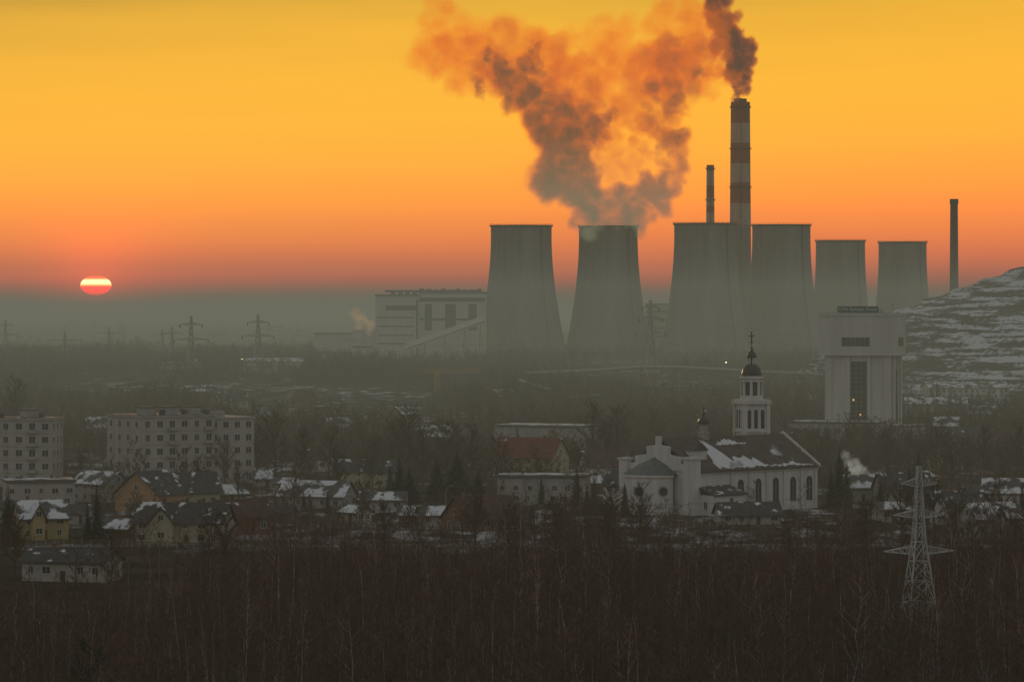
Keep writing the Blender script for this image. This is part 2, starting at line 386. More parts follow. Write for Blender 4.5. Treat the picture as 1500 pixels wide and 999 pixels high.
gb.box(-1.4,1.6,-1.2,2,-1,14.2); gb.box(-1.7,1.9,-1.5,2.3,14.2,14.8); gb.box(-1.2,1.4,22.2,25,-1,13.5); gb.box(-1.5,1.7,21.9,25.3,13.5,14)
gb.box(4,9,3.4,9,11.3,16.2)
B.part('dormer_roof','churchroof').extr([(3.6,3,16.2),(9.4,3,16.2),(6.5,3,18.2)],(0,6.5,0))
ap=B.part('apse','white'); ap.lathe([(7.2,-1),(7.35,1.0),(7.2,1.1),(7.2,9.4),(7.6,9.5),(7.6,10.1),(7.2,10.1)],24,c=(-1.2,13),a0=math.pi/2,a1=1.5*math.pi)
ar=B.part('apse_roof','copper'); ar.lathe([(7.9,10.1),(4.2,12.5),(.1,14.3)],12,c=(-.6,13),a0=math.pi/2-.1,a1=1.5*math.pi+.1)
for k in range(13):
    a=math.pi/2-.1+(math.pi+.2)*k/12; ar.tube((-.6+7.9*math.cos(a),13+7.9*math.sin(a),10.15),(-.6,13,14.35),.1,.1,4)
rw=B.part('round_windows','glass'); rf2=B.part('round_window_surrounds','plaster')
for a in (math.radians(196),math.radians(246),math.radians(146)):
    n=Vector((math.cos(a),math.sin(a),0)); c0=Vector((-1.2,13,6))+n*7.2; t=Vector((-n.y,n.x,0))
    for mb,rr,o1 in ((rf2,1.45,.06),(rw,1.1,.12)):
        mb.extr([c0+t*rr*math.cos(q*math.tau/16)+Vector((0,0,rr*math.sin(q*math.tau/16)))-n*.2 for q in range(16)],n*(.2+o1))
an=B.part('vestry','white'); an.box(1.5,13,-6,-.35,-1,5.2)
B.part('vestry_roof','roofdark').extr([(1,-6.6,5.1),(1,-.33,7),(1,-.33,7.4),(1,-6.6,5.5)],(12.5,0,0))
for x in (4,7.2,10.4): win(B,'-y',x,1.6,1.1,1.9,-6)
win(B,'-x',-3,1.6,1.1,1.9,1.5)
tc=(17,12); tu=B.part('ridge_turret','plaster'); tu.lathe([(1.5,17.5),(1.5,20),(1.7,20.1),(1.7,20.5),(1.1,20.5),(1.1,22.4),(1.3,22.5)],8,c=tc)
td=B.part('turret_dome','domemetal'); td.lathe([(1.55,22.5),(1.6,23),(1.2,23.9),(.5,24.3),(.4,25),(.55,25.2),(.1,25.9),(.05,27.2)],12,c=tc); td.box(tc[0]-.5,tc[0]+.5,11.93,12.07,26.5,26.65)
E=B.done()
ty=math.radians(yaw); wx,wy=WX(1101,893)-cx,893-cy
lx=wx*math.cos(ty)+wy*math.sin(ty); ly=-wx*math.sin(ty)+wy*math.cos(ty)
T=Bld('bell_tower',(lx,ly,0),-28); T.e.parent=E
w=T.part('shaft','white'); a=3.45; w.box(-a,a,-a,a,-1,27)
tr=T.part('tower_trim','white')
for sx in (-1,1):
    for sy in (-1,1): tr.box(sx*a-.5,sx*a+.5,sy*a-.5,sy*a+.5,-1,26.6)
for z0,z1,e in ((16.8,17.4,.75),(19,19.4,.6),(26.61,27.5,.8),(27.51,27.9,.5)): tr.box(-a-e,a+e,-a-e,a+e,z0,z1)
d=T.part('louvres','glass')
for f in range(3):
    for u in (-1.9,0,1.9):
        if f==0: d.box(u-.5,u+.5,-a-.06,-a+.02,20,24.6); d.extr([(u+.5*math.cos(q*math.pi/8),-a-.06,24.6+.5*math.sin(q*math.pi/8)) for q in range(9)],(0,.05,0))
        else:
            p=-a if f==1 else a; sg=-1 if f==1 else 1
            d.box(min(p,p+sg*.06),max(p,p+sg*.06),u-.5,u+.5,20,25)
w=T.part('belfry_core','concdark'); w.lathe([(2.1,27.9),(2.1,33.6)],16)
cl=T.part('belfry_columns','white')
for i in range(8):
    an=(i+.5)*math.tau/8; cl.tube((2.75*math.cos(an),2.75*math.sin(an),27.9),(2.75*math.cos(an),2.75*math.sin(an),33.5),.42,.38,8)
cl.lathe([(3.1,27.9),(3.1,28.9),(2.2,28.9)],16); cl.lathe([(2.2,32.6),(3.0,32.6),(3.0,33.3),(3.35,33.5),(3.35,34.1),(2.5,34.2)],16)
dm=T.part('dome','domemetal'); dm.lathe([(2.7,34.1),(2.75,34.9),(2.5,36),(1.9,36.9),(1.2,37.4)],16); 
ln=T.part('lantern','white')
for i in range(8):
    an=i*math.tau/8; ln.tube((1.05*math.cos(an),1.05*math.sin(an),37.3),(1.05*math.cos(an),1.05*math.sin(an),39.3),.17,.17,6)
dm.lathe([(.6,37.3),(.6,39.3)],12); dm.lathe([(1.4,39.2),(1.45,39.6),(1.0,40.5),(.5,41),(.35,41.8),(.12,42.3),(.1,43)],16)
dm.lathe([(.05,43),(.35,43.25),(.35,43.5),(.05,43.8)],10); dm.box(-.13,.13,-.11,.11,43.7,46.2); dm.box(-.8,.8,-.1,.1,44.9,45.2)
T.done(); ex(WX(1090,850),855,32,130,40)
# ---------------- apartment blocks
def block(name,pxc,D,yaw,W,dp,h,floors,cols,side,left=False,sec=None):
    B=Bld(name,(WX(pxc,D),D,0),yaw); w=B.part('walls','panel')
    x0,x1=(0,W) if not left else (-W,0)
    w.box(x0,x1,0,dp,-1,h); rp=B.part('roof_parapet','plaster'); rp.box(x0-.3,x1+.3,-.3,dp+.3,h,h+.7)
    B.part('roof_surface','roofdark').box(x0+.2,x1-.2,.2,dp-.2,h+.7,h+.8)
    fh=h/floors; rb=random.Random(5)
    for f in range(floors):
        z=f*fh+1.3
        for c in range(cols):
            u=x0+(c+.5)*W/cols
            if c%3==2:
                bl=B.part('balconies','plaster'); bl.box(u-1.5,u+1.5,-1.1,-.003,z-1.1,z-.1); win(B,'-y',u,z-.1,1.8,2.0,0)
            else: win(B,'-y',u,z,1.9 if c%2 else 1.4,1.8,0)
        for c in range(side):
            win(B,'+x' if left else '-x',(c+.5)*dp/side,z,1.5,1.7,x1 if left else x0)
    sm_=B.part('panel_joints','concdark')
    for f in range(1,floors): sm_.box(x0,x1,-.025,.01,f*fh,f*fh+.08)
    hs=B.part('rooftop_housings','plaster'); hd=B.part('rooftop_vents','concdark')
    for i in range(3):
        x=x0+W*(.12+.3*i); hs.box(x,x+4.5,5,9,h+.8,h+2.9); hd.box(x-.2,x+4.7,4.8,9.2,h+2.9,h+3.2)
        hd.box(x+6,x+7,4,6,h+.8,h+2.2)
    for i in range(9): x=x0+W*(.04+.11*i); hd.tube((x,3,h+.8),(x,3,h+2.4+rb.random()*1.6),.06,.05)
    if sec:
        X0,X1,Y0,Y1,h2=sec; w.box(X0,X1,Y0,Y1,-1,h2); rp.box(X0,X1+.3,Y0-.3,Y1+.3,h2,h2+.6)
        for f in range(floors):
            for c in range(4): win(B,'-y',X0+(c+.5)*(X1-X0)/4,f*h2/floors+1.3,1.7,1.8,Y0)
        hs.box(X0+4,X0+7,Y0+3,Y0+6,h2+.6,h2+2.4)
    B.done(); return B
block('apartment_block',207,968,33,24.5,23,20.2,5,6,4,sec=(24.51,40,4,23,19.3)); ex(WX(255,985),985,30,55,40)
block('apartment_block',76,965,-8,40,12,19.6,5,10,3,left=True); ex(WX(20,965),965,24,60,20)
# ---------------- houses
def house(name,px,pyb,W,dp,h,rh,yaw,wall,roof,flat=False,cross=False,chim=1,front=30,D=None):
    D=D or GD(pyb); gz=ground(WX(px,D),D); B=Bld(name,(WX(px,D),D,gz),yaw); w=B.part('walls',wall); x=W/2; y=dp
    w.box(-x,x,0,y,-1,h)
    R=B.part('roof',roof)
    if flat:
        R.box(-x-.4,x+.4,-.4,y+.4,h,h+.5); B.part('parapet_fascia','concdark').box(-x-.45,x+.45,-.5,-.41,h-.2,h+.55)
    else:
        w.extr([(-x,0,h),(-x,y,h),(-x,y/2,h+rh)],(2*x,0,0)); o=.6; t=.3; sl=rh/(y/2)
        R.extr([(-x-o,-o,h-o*sl+.02),(-x-o,y/2,h+rh+.02),(-x-o,y+o,h-o*sl+.02),(-x-o,y+o,h-o*sl+t),(-x-o,y/2,h+rh+t),(-x-o,-o,h-o*sl+t)],(2*x+2*o,0,0))
        gu=B.part('gutters','concdark'); gu.tube((-x-o,-o-.1,h-o*sl+.05),(x+o,-o-.1,h-o*sl+.05),.1,.1,5)
        if h+rh>5:
            for sd,p in (('-x',-x),('+x',x)): win(B,sd,y/2,h+rh*.18,1.2,1.3,p)
    n=max(2,int(W/3.2)); fl=2 if h>4.8 else 1
    for f in range(fl):
        for i in range(n):
            if f==0 and i==n//2:
                dd=B.part('door','roofbrown'); u=-x+(i+.5)*W/n; dd.box(u-.5,u+.5,-.06,.02,0,2.1); continue
            win(B,'-y',-x+(i+.5)*W/n+random.uniform(-.4,.4),(.9 if fl>1 or h<3.6 else 1.6)+f*2.7,random.choice((.9,1.2,1.6)),1.25,0)
        for sd,p in (('-x',-x),('+x',x)):
            for u in (.28,.72): win(B,sd,y*u,.9+f*2.7,1.1,1.25,p)
    if cross:
        cw=W*.26; cp=-2.2; X=-x*.35
        w.box(X-cw/2,X+cw/2,cp,-.003,-1,h); w.extr([(X-cw/2,cp,h),(X+cw/2,cp,h),(X,cp,h+rh*.8)],(0,y/2-cp,0))
        for sg in (-1,1):
            R.extr([(X+sg*(cw/2+.5),cp-.5,h-.4),(X,cp-.5,h+rh*.8+.05),(X,cp-.5,h+rh*.8+.4),(X+sg*(cw/2+.5),cp-.5,h-.05)],(0,y/2-cp,0))
        win(B,'-y',X,h*.3,1.5,1.3,cp); win(B,'-y',X,h+rh*.12,1.1,1.2,cp)
    c=B.part('chimney','brick'); cc=B.part('chimney_cap','concdark')
    for i in range(chim):
        u=-x*.5+i*x*.9; v=y*.62; zt=(h+1.3) if flat else h+rh+1.0
        c.box(u-.35,u+.35,v-.3,v+.3,h-.2,zt); cc.box(u-.42,u+.42,v-.37,v+.37,zt,zt+.12)
    if not flat and W>11:
        sk=B.part('skylights','glass'); sl=rh/(y/2)
        for u in (-x*.1,x*.45):
            sk.extr([(u,y*.2,h+y*.2*sl+t+.04),(u+.8,y*.2,h+y*.2*sl+t+.04),(u+.8,y*.32,h+y*.32*sl+t+.04),(u,y*.32,h+y*.32*sl+t+.04)],(0,0,.05))
    B.done(); ex(WX(px,D),D,W/2+3,front,dp+6); return B
house('orange_house',252,748,12,14,4.6,5.4,58,'tan','roofdark',cross=False,chim=1,front=60)
house('orange_house',292,744,11,10,4.4,4.6,20,'beige','roofdark',chim=1,front=40)
house('yellow_house',66,790,11,9,4.9,3.6,22,'yellow','roofsnow',cross=True,front=60)
house('beige_house',262,797,20,10,5.0,3.8,-10,'beige','roofdark',cross=True,chim=2,front=60)
house('brick_house',362,783,12,9,4.4,3.4,24,'brick','roofbrown',chim=1,front=50)
house('snowy_roof_house',455,744,18,11,3.1,3.6,-16,'plaster','roofsnow',chim=1,front=50)
house('red_roof_house',724,777,15,11,2.9,4.8,35,'brick','roofbrown',chim=2,front=80)
house('red_roof_house',765,694,21,13,5.6,5.6,-25,'beige','roofred',chim=2,front=60)
house('flat_roof_building',793,738,24,12,7.2,0,-8,'plaster','roofsnow',flat=True,front=50)
house('flat_roof_building',60,742,18,12,6.6,0,14,'panel','roofsnow',flat=True,chim=2,front=40)
house('bungalow',92,852,17,9,3.9,2.0,-16,'panel','roofdark',chim=1,front=80)
house('white_house',1395,768,12,9,4.4,3.2,-32,'white','roofdark',cross=True,front=50)
house('white_house',1468,790,13,9,4.8,3.2,25,'plaster','roofsnow',cross=True,front=50)
house('white_house',1478,745,14,9,4.2,3.4,-15,'white','roofsnow',front=40)
house('white_house',1330,738,14,9,4.4,3.6,10,'plaster','roofdark',front=40)
house('grey_house',905,740,9,9,5.4,3.6,-30,'white','roofdark',front=50)
house('grey_house',1100,768,15,8,2.4,2.6,8,'plaster','roofdark',front=60)
house('garden_house',165,792,8,7,2.8,1.9,-28,'brick','roofsnow',front=40)
house('garden_house',640,770,8,6,2.6,1.8,10,'plaster','roofsnow',front=50)
house('garden_house',560,748,12,7,2.8,1.8,-5,'plaster','roofsnow',front=40)
house('factory_hall',785,662,34,20,9.6,0,-24,'plaster','roofsnow',flat=True,chim=0,front=50)
house('terraced_house',540,715,16,9,5,3,8,'beige','roofdark',front=30)
house('terraced_house',130,735,14,9,5,3,-42,'plaster','roofsnow',front=20)
house('terraced_house',1265,735,10,8,4,3,12,'plaster','roofsnow',front=40)
house('warehouse',400,544,42,22,8,2.4,4,'ind','roofsnow',chim=0,D=2350); house('warehouse',262,552,26,16,8,2,-8,'beige','roofdark',chim=0,D=2300)
house('warehouse',1420,560,46,20,6,3,6,'ind','roofsnow',chim=0,D=1850); house('warehouse',1370,600,30,16,6,3,-12,'plaster','roofsnow',chim=0,D=1600)
rr=random.Random(3)
for px,py in ((325,594),(292,588),(345,600),(500,640),(640,655),(690,650),(455,690),(890,705),(1160,660),(1385,640),(1440,620),(1480,665),(1400,690),(600,622),(740,595),(980,600),(1040,620),(150,640),(440,600),(950,575),(1180,590),(1420,655)):
    house('village_house',px,py,rr.uniform(9,14),rr.uniform(8,10),rr.uniform(3.4,5.0),rr.uniform(2.5,4.2),rr.uniform(-50,50),rr.choice(['plaster','white','beige','brick']),rr.choice(['roofdark','roofsnow','roofbrown','roofsnow']),front=12)
for px,py in ((20,760),(110,768),(205,770),(318,762),(400,765),(340,735),(420,722),(505,765),(385,712),(625,735),(865,722),(1440,735),(1360,712),(1310,762),(1430,775),(600,768),(690,748)):
    house('outbuilding',px,py,rr.uniform(5,10),rr.uniform(5,7),rr.uniform(2.3,2.9),rr.uniform(1.2,2.2),rr.uniform(-50,50),rr.choice(['plaster','brick','beige']),rr.choice(['roofdark','roofsnow','roofsnow']),chim=0,front=15)
# fences
def fence(px,pyb,L,yaw):
    D=GD(pyb); E=empty('garden_fence',(WX(px,D),D,0),yaw); m=MB(); n=int(L/2)
    for i in range(n+1): m.box(i*2-.06,i*2+.06,-.06,.06,-.2,1.5)
    m.obj('posts',E,mt=M['kerb']); m=MB()
    for i in range(n):
        for z in (.4,1.2): m.box(i*2+.062,i*2+1.938,-.03,.03,z,z+.1)
        for j in range(9): m.box(i*2+.12+j*.205,i*2+.22+j*.205,-.06,-.032,.2,1.4)
    m.obj('pickets',E,mt=M['wood'])
for a in ((40,800,24,5),(180,802,26,-8),(330,800,22,12),(430,775,30,0),(520,778,26,-6),(600,780,22,8),(780,782,30,-4),(960,775,18,20),(1380,796,24,-10),(1440,800,22,6)): fence(*a)
# ---------------- pipelines
def pipe(name,pts,r,st=None):
    E=empty(name); m=MB().use(M['steel']); q=MB().use(M['darksteel'])
    for p in (0,1):
        for a,b in zip(pts[:-1],pts[1:]): m.tube((a[0],a[1]+p*r*2.6,a[2]),(b[0],b[1]+p*r*2.6,b[2]),r,r,8)
    for a,b in zip(pts[:-1],pts[1:]):
        n=max(1,int((Vector(b)-Vector(a)).length/16))
        for i in range(n+1):
            c=Vector(a).lerp(Vector(b),i/n); q.tube((c.x,c.y,ground(c.x,c.y)-1),(c.x,c.y,c.z),.3,.3,4); q.tube((c.x,c.y-1.2*r,c.z-r),(c.x,c.y+4*r,c.z-r),.25,.25,4)
    m.obj('pipes',E); q.obj('pipe_supports',E)
def PP(px,py,D): return (WX(px,D),D,WZ(py,D))
pipe('overhead_pipeline',[PP(1205,549,2000),PP(1100,544,2010),PP(990,538,2030),PP(940,538,2040),PP(870,543,2060),PP(770,547,2080)],1.1)
pipe('overhead_pipeline',[PP(762,557,1950),PP(790,566,1860),PP(812,573,1800),PP(832,582,1740),PP(880,579,1750)],.8)
# ---------------- pylons
def pylon(D,px,ytop,base_w,arms,r,gz=None,name='electricity_pylon',yaw=15,mt='steel'):
    x=WX(px,D); gz=ground(x,D) if gz is None else gz; h=WZ(ytop,D)-gz; E=empty(name,(x,D,gz),yaw); m=MB().use(M[mt])
    tw=base_w*.22
    def hw(z): 
        t=z/h; return (base_w/2*(1-t/.55)+tw*.75*(t/.55)) if t<.55 else tw*.75+(tw*.25-tw*.75)*((t-.55)/.45)
    n=9; zs=[h*(1-(1-i/n)**1.25) for i in range(n+1)]
    cs=((-1,-1),(1,-1),(1,1),(-1,1))
    for z0,z1 in zip(zs[:-1],zs[1:]):
        a,b=hw(z0),hw(z1)
        for i in range(4):
            c,d=cs[i],cs[(i+1)%4]
            m.tube((c[0]*a,c[1]*a,z0),(c[0]*b,c[1]*b,z1),r,r,4)
            m.tube((c[0]*a,c[1]*a,z0),(d[0]*b,d[1]*b,z1),r*.6,r*.6,3); m.tube((d[0]*a,d[1]*a,z0),(c[0]*b,c[1]*b,z1),r*.6,r*.6,3)
            m.tube((c[0]*b,c[1]*b,z1),(d[0]*b,d[1]*b,z1),r*.6,r*.6,3)
    m.obj('lattice_mast',E); m=MB().use(M[mt]); ins=MB().use(M['darksteel']); tips=[]
    for fz,span in arms:
        z=h*fz; a=hw(z)
        for sg in (-1,1):
            tip=(sg*span/2,0,z+.3)
            for sy in (-1,1):
                m.tube((sg*a,sy*a,z-.2),tip,r*.8,r*.6,4); m.tube((sg*a,sy*a,z+h*.045),tip,r*.7,r*.5,3)
                for t in (.25,.5,.75):
                    p=Vector((sg*a,sy*a,z-.2)).lerp(Vector(tip),t); q=Vector((sg*a,sy*a,z+h*.045)).lerp(Vector(tip),t); p2=Vector((sg*a,sy*a,z-.2)).lerp(Vector(tip),t-.25)
                    m.tube(p,q,r*.45,r*.45,3); m.tube(p2,q,r*.45,r*.45,3)
            ins.tube(tip,(tip[0],0,tip[2]-h*.05),r*1.5,r*1.5,5)
            ya=math.radians(yaw); tips.append(Vector((x+tip[0]*math.cos(ya),D+tip[0]*math.sin(ya),gz+tip[2]-h*.05)))
    m.obj('cross_arms',E); ins.obj('insulators',E); ex(x,D,1,4,4); return tips
def wires(name,A,Bs,r,sag):
    m=MB().use(M['darksteel'])
    for a,b in zip(A,Bs):
        pr=a
        for i in range(1,17):
            t=i/16; p=a.lerp(b,t); p.z-=sag*4*t*(1-t); m.tube(pr,p,r,r,3); pr=p
    m.obj(name)
t0=pylon(545,1346,683,5.2,[(.45,12.5),(.68,9),(.88,6.5)],.13,yaw=12,mt='zinc')
t1=pylon(600,2100,680,5.2,[(.45,12.5),(.68,9),(.88,6.5)],.12,yaw=12,mt='zinc'); t2=pylon(820,-120,600,5.2,[(.45,12.5),(.68,9),(.88,6.5)],.12,yaw=12,mt='zinc')
wires('power_lines',t0,t1,.018,4); wires('power_lines',t0,t2,.018,9)
p1=pylon(2300,953,440,10,[(.55,22),(.75,17),(.9,12)],.5); p2=pylon(2450,378,461,9,[(.6,24),(.85,16)],.38); p3=pylon(2300,280,463,9,[(.6,24),(.85,16)],.38)
p4=pylon(2600,95,487,8,[(.75,26)],.38); p5=pylon(2900,8,468,8,[(.6,20),(.85,14)],.38); p6=pylon(2700,252,478,7,[(.8,18)],.35); pylon(3100,160,480,7,[(.8,18)],.3); pylon(3000,238,482,7,[(.8,18)],.3)
p7=pylon(2350,1620,470,9,[(.55,22),(.75,17),(.9,12)],.3)
wires('power_lines',p2,p3,.08,7); wires('power_lines',p1[:4],p2,.08,16); wires('power_lines',p1,p7,.08,16); wires('power_lines',p3[:2],p4,.08,7)
D=1900; x=WX(640,D); E=empty('yard_crane',(x,D,ground(x,D)),12); m=MB().use(M['crane'])
for i in range(5):
    for sx in (-1,1):
        for sy in (-1,1): m.tube((sx*1,sy*1,i*3),(sx*1,sy*1,i*3+3),.22,.22,4)
        m.tube((sx,-1,i*3),(-sx,-1,i*3+3),.14,.14,3)
for i in range(13):
    a=-8+i*2.6; m.tube((a,-.8,14),(a+2.6,-.8,14),.2,.2,4); m.tube((a,-.8,14),(a+1.3,0,16),.14,.14,3); m.tube((a+1.3,0,16),(a+2.6,-.8,14),.14,.14,3); m.tube((a,0,16),(a+2.6,0,16),.18,.18,4)
m.obj('lattice_frame',E); m=MB().use(M['crane']); m.box(-1.4,1.4,-1.4,1.4,12,14.3); m.tube((15,0,14),(15,0,7),.1,.1,3); m.obj('cab_and_hook',E)
# ---------------- street lamps
def lamp(px,pyb,h,D=None,lit=False):
    D=D or GD(pyb); x=WX(px,D); E=empty('street_lamp',(x,D,ground(x,D))); m=MB().use(M['steel'])
    m.tube((0,0,-.5),(0,0,h*.8),.11,.08,6); pr=(0,0,h*.8)
    for i in range(1,6):
        t=i/5; p=(1.4*(1-math.cos(t*1.4)),0,h*.8+h*.2*math.sin(t*1.57)); m.tube(pr,p,.07,.06,6); pr=p
    m.obj('pole',E); m=MB().use(M['darksteel']); m.extr([(pr[0]-.1,-.15,pr[2]),(pr[0]+.9,-.12,pr[2]+.05),(pr[0]+.8,-.1,pr[2]+.22),(pr[0],-.12,pr[2]+.2)],(0,.28,0)); m.obj('lamp_head',E)
    m=MB().use(M['lit'] if lit else M['frame']); q=.55 if lit else .25; m.lathe([(.05,pr[2]-.25*q*2),(q,pr[2]-.1),(q*.8,pr[2]-.02)],8,c=(pr[0]+.5,0)); m.obj('lamp_glass',E)
lamp(653,772,10); lamp(380,745,8); lamp(1180,760,8); lamp(74,735,8); lamp(850,765,8); lamp(500,770,8)
lamp(284,527,10,2350,True); lamp(351,527,9,2400,True); lamp(1060,560,10,2250,True); lamp(388,529,9,2400,True)
# ---------------- trees
def bare(m,rng,h,spread,trunk,limb,twig,nl=14,nt=7,base=(0,0,0),r0=None,start=.3,tw=.035):
    r0=r0 or h*.011; b=Vector(base); pts=[b+Vector((0,0,-.3))]; n=5; dx,dy=rng.uniform(-.08,.08),rng.uniform(-.08,.08)
    for i in range(1,n+1):
        t=i/n; pts.append(b+Vector((dx*h*t+rng.uniform(-.02,.02)*h,dy*h*t+rng.uniform(-.02,.02)*h,h*t*.96)))
    m.use(trunk)
    for i in range(n): m.tube(pts[i],pts[i+1],r0*(1-i/n*.85),r0*(1-(i+1)/n*.85),4)
    for l in range(nl):
        t=start+(1-start)*(l+rng.random())/nl*.97; k=t*n; i=min(n-1,int(k)); p=pts[i].lerp(pts[i+1],k-i)
        a=rng.uniform(0,math.tau); ln=spread*h*(1.05-t*.7)*rng.uniform(.7,1.15); up=rng.uniform(.45,1.1)
        d=Vector((math.cos(a),math.sin(a),up)).normalized(); m.use(limb); prev=p; rl=r0*(1-t*.8)*.5
        for sgi in range(3):
            d=(d+Vector((rng.uniform(-.2,.2),rng.uniform(-.2,.2),rng.uniform(-.05,.22)))).normalized()
            q=prev+d*ln/3; m.use(limb); m.tube(prev,q,rl*(1-sgi*.28)+.01,rl*(1-(sgi+1)*.28)+.008,3); m.use(twig)
            for w in range(max(1,nt*(sgi+1)//4)):
                s0=prev.lerp(q,rng.random()); e=(d+Vector((rng.uniform(-1,1),rng.uniform(-1,1),rng.uniform(-.3,.9)))*.9).normalized(); L1=ln*rng.uniform(.25,.5)
                e1=s0+e*L1; sd=e.orthogonal().normalized(); sd.rotate(Matrix.Rotation(rng.uniform(0,3.1),3,e)); sd*=tw
                m.poly((s0-sd,s0+sd,e1))
                for z in range(2):
                    s1=s0.lerp(e1,rng.uniform(.3,.8)); e2=(e+Vector((rng.uniform(-1,1),rng.uniform(-1,1),rng.uniform(-.4,.8)))*.8).normalized()*L1*.6
                    m.poly((s1-sd*.7,s1+sd*.7,s1+e2))
            prev=q
def fclump(seed,size,ntree,hmin,hmax,stems,pb,nl,nt,tw,spread=.17):
    rng=random.Random(seed); m=MB()
    for i in range(ntree):
        b=rng.random()<pb; h=rng.uniform(hmin,hmax)
        bare(m,rng,h,spread*rng.uniform(.8,1.7),M['birch'] if b else M['bark'],M['birch'] if (b and rng.random()<.5) else M['bark'],M['twigred'] if rng.random()<.7 else M['twig'],nl,nt,(rng.uniform(-size,size)/2,rng.uniform(-size,size)/2,0),r0=h*rng.uniform(.005,.008) if not b else h*rng.uniform(.004,.008),start=.3,tw=tw)
    m.use(M['twigred'])
    for i in range(stems):
        x,y=rng.uniform(-size,size)/2,rng.uniform(-size,size)/2; h=rng.uniform(1.5,5)
        for j in range(4):
            dx,dy=rng.uniform(-.25,.25)*h,rng.uniform(-.25,.25)*h
            m.poly(((x-.04,y,0),(x+.04,y,0),(x+dx,y+dy,h*rng.uniform(.6,1)))); m.poly(((x+dx*.5-.03,y+dy*.5,h*.4),(x+dx*.5+.03,y+dy*.5,h*.4),(x+dx*.5+rng.uniform(-.8,.8),y+dy*.5,h*.9)))
    return m.mesh('trees')
near=[fclump(10+i,15,11,5.0,14.5,60,.33,15,6,.032,.24) for i in range(7)]
mid=[fclump(40+i,28,15,4,13,70,.06,11,4,.10,.30) for i in range(5)]
gard=[fclump(70+i,10,3,4,9,30,.15,12,7,.045,.34) for i in range(4)]
def put(me,parent,x,y,sc,z=None):
    o=bpy.data.objects.new('trees',me); col.objects.link(o); o.parent=parent; o.location=(x,y,ground(x,y) if z is None else z); o.rotation_euler=(0,0,random.uniform(0,6.28)); o.scale=(sc,sc,sc*random.uniform(.8,1.2))
E=empty('bare_birch_forest'); cnt=0; PX=WX(1346,545)
D=345
while D<700:
    half=D*.172+12; x=-half
    while x<half:
        px=750+x/D*F; lim=650 if px>420 else (535+ (px-170)/250*115 if px>170 else 525)
        X=x+random.uniform(-6,6); Y=D+random.uniform(-6,6)
        k=random.uniform(.62,1.22)*(1+.4*noise.noise(Vector((x*.05,D*.02,3))))
        near_p=470<Y<556 and abs(X-PX*Y/545)<11
        if near_p: k=min(k,.5)
        if Y<lim+random.uniform(-14,24)+22*noise.noise(Vector((x*.035,0,0))): put(random.choice(near),E,X,Y,k); cnt+=1
        x+=11
    D+=11
E=empty('woodland'); c2=0
for i in range(5200):
    D=math.sqrt(random.uniform(700**2,3350**2)); x=random.uniform(-1,1)*(D*.172+20)
    px=750+x/D*F
    v=noise.noise(Vector((x*.006,D*.0028,4)))+.5*noise.noise(Vector((x*.02,D*.01,9)))
    thr=-.22
    if 330<px<640 and 1500<D<2050: thr=.0
    if px>1330 and 1700<D<2600: thr=.4
    if D<900: thr=-.3
    if D>2900 and D>3150+250*noise.noise(Vector((x*.012,0,2))): continue
    if v<thr or blocked(x,D,9): continue
    if 2050<D<2120 and 760<px<1210: continue
    k=1+.45*noise.noise(Vector((x*.015,D*.01,6)))
    put(random.choice(mid),E,x,D,random.uniform(.5,1.1)*k if D>900 else random.uniform(.4,.7)); c2+=1
for i in range(380):
    D=random.uniform(3400,7500); x=random.uniform(-1,1)*(D*.175)
    if noise.noise(Vector((x*.002,D*.0012,4)))>-.05: put(random.choice(mid),E,x,D,random.uniform(1.0,2.4))
E=empty('garden_trees'); c3=0
for i in range(900):
    D=math.sqrt(random.uniform(690**2,1500**2)); x=random.uniform(-1,1)*(D*.172+10)
    if blocked(x,D,1.5,foot) : continue
    if 1000<750+x/D*F<1230 and D<840: 
        if random.random()<.8: continue
    if blocked(x,D,0) and random.random()<.35: continue
    put(random.choice(gard),E,x,D,random.uniform(.45,1.15)); c3+=1
print('clumps',cnt,c2,c3)
big=[]
for i in range(4):
    m=MB(); bare(m,random.Random(90+i),18,.42,M['bark'],M['bark'],M['twig'],32,16,r0=.32,start=.2,tw=.045); big.append(m.mesh('bare_crown'))
bl=[(598,708,112),(575,700,85),(405,712,105),(440,715,85),(378,705,80),(655,712,95),(690,715,92),(670,700,80),(868,690,98),(905,688,92),(885,700,80),(25,640,85),(50,690,60),(330,715,70),(740,720,70),(1465,770,75),(1180,720,60),(620,716,90),(545,715,70),(120,720,60),(1395,720,70),(1300,745,60),(480,712,80),(960,660,60),(350,740,60),(180,735,55),(430,745,60),(850,715,70),(500,735,70),(1370,700,80),(1440,700,75),(1300,700,70),(1490,700,80),(530,770,60),(600,775,55)]
rb=random.Random(12)
for i in range(26): bl.append((rb.choice([rb.uniform(0,640),rb.uniform(1250,1500),rb.uniform(640,950)]),rb.uniform(790,835),rb.uniform(60,95)))
for px,pyb,hp in bl:
    if px<330 and pyb>780: pyb+=35
    D=GD(pyb); s=D/F; h=hp*s; o=bpy.data.objects.new('bare_tree',random.choice(big)); col.objects.link(o); x=WX(px,D); o.location=(x,D,0); k=h/18; o.scale=(k,k,k); o.rotation_euler=(0,0,random.uniform(0,6))
